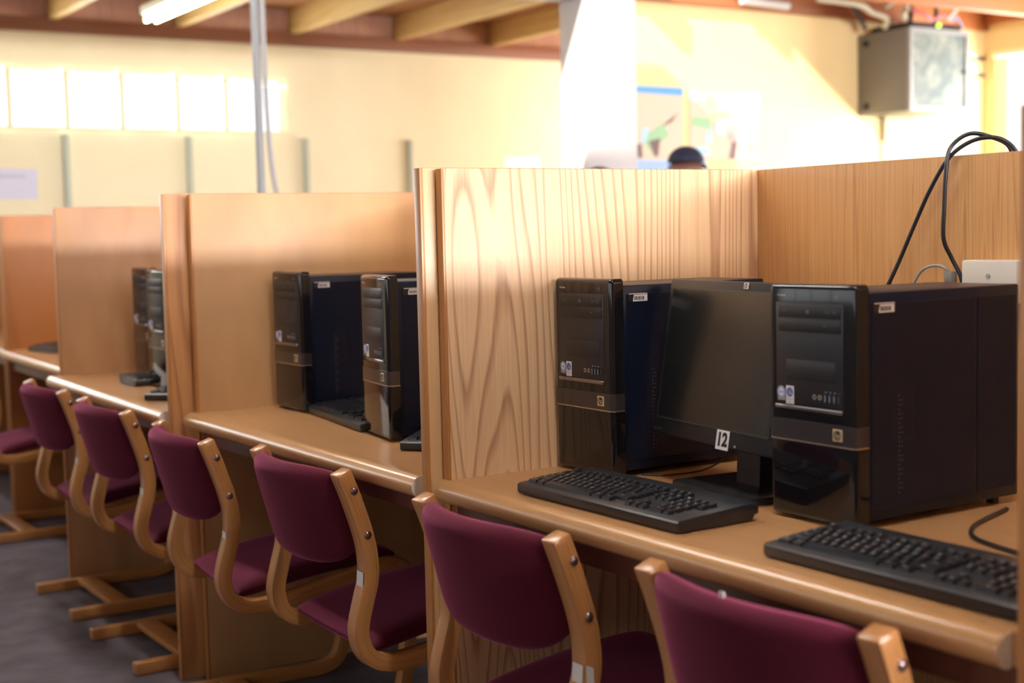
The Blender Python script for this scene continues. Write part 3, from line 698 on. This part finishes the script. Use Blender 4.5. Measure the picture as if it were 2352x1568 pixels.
# ------------------------------------------------------------------ rack cabinet
rk = empty('rack_cabinet', (-5, 6.405, 1.99), 0, 'grey wall-mounted network cabinet with glass door near the corner', 'network cabinet')
bm = bmesh.new(); bx(bm, 0, .46, 0, .62, 0, .58, bev=.004); mesh_obj('cabinet_body', bm, rackm, rk, 40)
bm = bmesh.new()
for d in ((.46, .492, 0, .03, 0, .58), (.46, .492, .59, .62, 0, .58), (.46, .492, .03, .59, 0, .035), (.46, .492, .03, .59, .545, .58)): bx(bm, *d)
mesh_obj('door_frame', bm, flat('rack_door_grey', (.24, .24, .24), .4), rk)
gm = flat('door_glass', (.33, .40, .38), .5, spec=.3)
nt = gm.node_tree; tc = nt.nodes.new('ShaderNodeTexCoord'); nz = nt.nodes.new('ShaderNodeTexNoise'); nz.inputs['Scale'].default_value = 6; nz.inputs['Distortion'].default_value = 1.5
rr = nt.nodes.new('ShaderNodeValToRGB'); rr.color_ramp.elements[0].color = (.08, .11, .11, 1); rr.color_ramp.elements[1].color = (.22, .24, .20, 1); rr.color_ramp.elements[0].position = .35; rr.color_ramp.elements[1].position = .68
nt.links.new(tc.outputs['Object'], nz.inputs[0]); nt.links.new(nz.outputs['Fac'], rr.inputs[0]); nt.links.new(rr.outputs[0], nt.nodes['Principled BSDF'].inputs['Base Color'])
box('glass_door', (.47, .480, .03, .59, .035, .545), gm, rk)
bm = bmesh.new(); cyl(bm, (.485, .575, .29), (.505, .575, .29), .012, n=14); mesh_obj('latch', bm, inkb, rk)
for z in (.06, .51):
    bm = bmesh.new(); cyl(bm, (.085, .003, z), (.085, -.014, z), .024, n=18); mesh_obj('side_knob', bm, inkb, rk, 40)
sw = empty('network_switch', (-4.93, 6.47, 2.571), 0, 'black network switch with green light on top of the grey cabinet', 'network switch')
box('switch_case', (0, .38, 0, .52, .0005, .045), inkb, sw, bev=.003)
bm = bmesh.new(); bmesh.ops.create_uvsphere(bm, u_segments=10, v_segments=6, radius=.018); 
for v in bm.verts: v.co += Vector((.385, .27, .03))
mesh_obj('green_light', bm, led, sw)
cols = [flat('cable_pink', (.6, .12, .2), .5), flat('cable_beige', (.55, .5, .36), .5), flat('cable_darkgrey', (.1, .1, .1), .5), flat('cable_blue', (.2, .35, .6), .5)]
def cb(y, x, m, pts, lb, r=.012): cable('loose_cable', pts, r, m, lb, 'cables above the cabinet')
cb(0, 0, cols[2], [(-4.88, 6.36, 2.60), (-4.88, 6.30, 2.68), (-4.88, 6.22, 2.76), (-4.88, 6.1, 2.84)], 'thick dark cable arching over to the left of the grey cabinet', .02)
cb(0, 0, cols[1], [(-4.70, 6.36, 2.585), (-4.66, 6.33, 2.64), (-4.68, 6.2, 2.68), (-4.66, 6.05, 2.72), (-4.7, 5.7, 2.74)], 'beige cable bunch on the left top of the grey cabinet', .022)
cb(0, 0, cols[1], [(-4.60, 6.45, 2.63), (-4.58, 6.42, 2.68), (-4.62, 6.5, 2.72), (-4.6, 6.4, 2.76), (-4.64, 6.3, 2.72)], 'beige curled cable standing up at the front of the grey cabinet', .020)
cb(0, 0, cols[0], [(-4.53, 6.44, 2.69), (-4.50, 6.55, 2.66), (-4.51, 6.62, 2.63), (-4.50, 6.72, 2.66), (-4.53, 6.80, 2.67)], 'pink cable lying over the black network switch', .010)
cb(0, 0, cols[2], [(-4.70, 6.62, 2.625), (-4.70, 6.63, 2.72), (-4.70, 6.62, 2.97)], 'dark cable going straight up from the middle of the switch', .02)
cb(0, 0, cols[2], [(-4.70, 6.88, 2.625), (-4.70, 6.90, 2.72), (-4.70, 6.89, 2.97)], 'dark cable going straight up from the right end of the switch', .018)
cb(0, 0, cols[3], [(-4.53, 6.85, 2.63), (-4.52, 6.9, 2.66), (-4.52, 6.97, 2.60)], 'blue cable end at the right of the switch', .009)
cd_ = box('conduit', (-4.998, -4.965, 6.65, 6.69, .2, 1.985), flat('conduit_cream', (.5, .42, .25), .5), None, bev=.004); tag(cd_, 'cream conduit running down the wall below the grey cabinet', 'conduit')
for z, lb in ((2.46, 'upper black-tipped cable between cabinet and corner'), (2.335, 'lower black-tipped cable between cabinet and corner')):
    e = empty('tipped_cable', (-4.97, 7.035, z), 0, lb, 'cable')
    bm = bmesh.new(); tubepath(bm, [(.30, .02, .05), (.15, .35, .03), (.03, .62, .0)], .008, 8); mesh_obj('lead', bm, greym, e, 60)
    bm = bmesh.new(); cyl(bm, (.035, .60, .002), (.01, .72, -.004), .016, n=12); mesh_obj('tip', bm, inkb, e, 60)
dct = flat('duct_white', (.75, .74, .72), .5)
for pts, r, lb in (([(-4.25, 5.05, 2.80), (-4.5, 5.80, 2.78)], .022, 'white plastic duct hanging under the roof edge left of the cabinet'),
                   ([(-4.30, 6.75, 2.76), (-4.35, 6.60, 2.60)], .009, 'thin white duct slanting by the ceiling right of the cabinet'),
                   ([(-4.9, 5.2, 2.73), (-4.9, 5.62, 2.715)], .03, 'fat white duct end at the ceiling above the posters')):
    bm = bmesh.new(); cyl(bm, pts[0], pts[1], r, n=10); tag(mesh_obj('cable_duct', bm, dct, None, 40), lb, 'cable duct')

# ------------------------------------------------------------------ people beyond the carrels
def person(loc, rz, height, label, cap):
    s = height/1.72
    J = {'pel': (0, 0, .93, .15, .10), 'sp': (0, 0, 1.10, .135, .095), 'ch': (0, .0, 1.30, .165, .105), 'nk0': (0, .01, 1.44, .07, .07), 'nk': (0, .005, 1.485, .062, .062), 'hd0': (0, -.005, 1.535, .085, .098), 'hd1': (0, -.005, 1.61, .104, .122), 'hd2': (0, 0, 1.675, .088, .105)}
    for sd, n_ in ((-1, 'L'), (1, 'R')):
        J.update({'sh'+n_: (sd*.17, .0, 1.39, .06, .06), 'el'+n_: (sd*.23, .02, 1.12, .042, .042), 'wr'+n_: (sd*.22, -.10, .90, .027, .03), 'pa'+n_: (sd*.215, -.13, .84, .036, .02),
                  'hp'+n_: (sd*.09, 0, .86, .085, .09), 'kn'+n_: (sd*.10, -.01, .48, .058, .06), 'an'+n_: (sd*.10, .02, .09, .038, .042), 'to'+n_: (sd*.11, -.14, .045, .04, .03)})
        for f_, dx in enumerate((-.024, -.008, .008, .024)): J['f%d' % f_+n_] = (sd*.215+dx, -.165, .77+abs(dx)*.4, .008, .008)
        J['th'+n_] = (sd*.18, -.155, .81, .009, .009)
    E = [('pel', 'sp'), ('sp', 'ch'), ('ch', 'nk0'), ('nk0', 'nk'), ('nk', 'hd0'), ('hd0', 'hd1'), ('hd1', 'hd2')]
    for n_ in 'LR': E += [('ch', 'sh'+n_), ('sh'+n_, 'el'+n_), ('el'+n_, 'wr'+n_), ('wr'+n_, 'pa'+n_), ('pel', 'hp'+n_), ('hp'+n_, 'kn'+n_), ('kn'+n_, 'an'+n_), ('an'+n_, 'to'+n_), ('pa'+n_, 'th'+n_)]+[('pa'+n_, 'f%d' % k+n_) for k in range(4)]
    ks = list(J); me = bpy.data.meshes.new('body'); me.from_pydata([J[k][:3] for k in ks], [(ks.index(a), ks.index(b)) for a, b in E], [])
    o = bpy.data.objects.new('body', me); COL.objects.link(o)
    sk_ = o.modifiers.new('skin', 'SKIN'); sk_.use_smooth_shade = True; o.modifiers.new('sub', 'SUBSURF').levels = 2; o.modifiers['sub'].render_levels = 2
    if not me.skin_vertices: me.attributes
    for k, sv in zip(ks, me.skin_vertices[0].data): sv.radius = J[k][3:]; sv.use_root = (k == 'pel')
    dg = bpy.context.evaluated_depsgraph_get(); dg.update(); m2 = bpy.data.meshes.new_from_object(o.evaluated_get(dg)); bpy.data.objects.remove(o)
    m2.materials.clear(); [m2.materials.append(q) for q in (shirt, skin, navy)]
    for p_ in m2.polygons:
        z = p_.center.z; p_.material_index = 1 if z > 1.47 or (abs(p_.center.x) > .15 and z < .95) else (2 if z < .92 else 0)
    t = empty('person', loc, rz, label, 'person'); t.scale = (s, s, s)
    b = bpy.data.objects.new('body', m2); COL.objects.link(b); b.parent = t
    bm = bmesh.new(); bmesh.ops.create_uvsphere(bm, u_segments=20, v_segments=12, radius=1)
    bmesh.ops.delete(bm, geom=[v for v in bm.verts if v.co.z < -.15], context='VERTS')
    for v in bm.verts: v.co = Vector((v.co.x*.094, v.co.y*.112, 1.655+v.co.z*(.085 if cap else .075)))
    if cap:
        mesh_obj('cap', bm, navy, t, 60)
        bm = bmesh.new(); n_ = 16; a = []; c_ = []
        for k in range(n_+1):
            an = pi+pi*k/n_; a.append(bm.verts.new((cos(an)*.095, sin(an)*.112, 1.648))); c_.append(bm.verts.new((cos(an)*.10, sin(an)*.20, 1.625)))
        for k in range(n_): bm.faces.new((a[k], a[k+1], c_[k+1], c_[k]))
        bmesh.ops.solidify(bm, geom=bm.faces[:], thickness=.004); mesh_obj('cap_brim', bm, navy, t, 60)
    else: mesh_obj('hair', bm, hairm, t, 60)
    bm = bmesh.new()
    for sx in (-.03, .03):
        r_ = bmesh.ops.create_uvsphere(bm, u_segments=8, v_segments=6, radius=.009)
        for v in r_['verts']: v.co += Vector((sx, -.100, 1.60))
    mesh_obj('eyes', bm, inkb, t)
    bm = bmesh.new(); r_ = bmesh.ops.create_cone(bm, segments=8, radius1=.016, radius2=.006, depth=.045, cap_ends=True)
    for v in r_['verts']: v.co += Vector((0, -.112, 1.572))
    mesh_obj('nose', bm, skin, t, 60)
    for sx in (-1, 1):
        bm = bmesh.new(); r_ = bmesh.ops.create_uvsphere(bm, u_segments=10, v_segments=8, radius=1)
        for v in r_['verts']: v.co = Vector((sx*.088+v.co.x*.010, .008+v.co.y*.018, 1.585+v.co.z*.030))
        mesh_obj('ear', bm, skin, t, 60)
    bm = bmesh.new(); r_ = bmesh.ops.create_uvsphere(bm, u_segments=10, v_segments=6, radius=1)
    for v in r_['verts']: v.co = Vector((v.co.x*.026, -.098+v.co.y*.010, 1.535+v.co.z*.008))
    mesh_obj('mouth', bm, flat('lips', (.22, .07, .06), .5), t, 60)
    return t
person((-2.88, 3.0, 0), -2.6, 1.575, 'person in a dark navy cap, only the head showing above the oak divider', True)
person((-3.6, 3.02, 0), .6, 1.525, 'person with black hair, barely visible above the oak divider in front of the column', False)
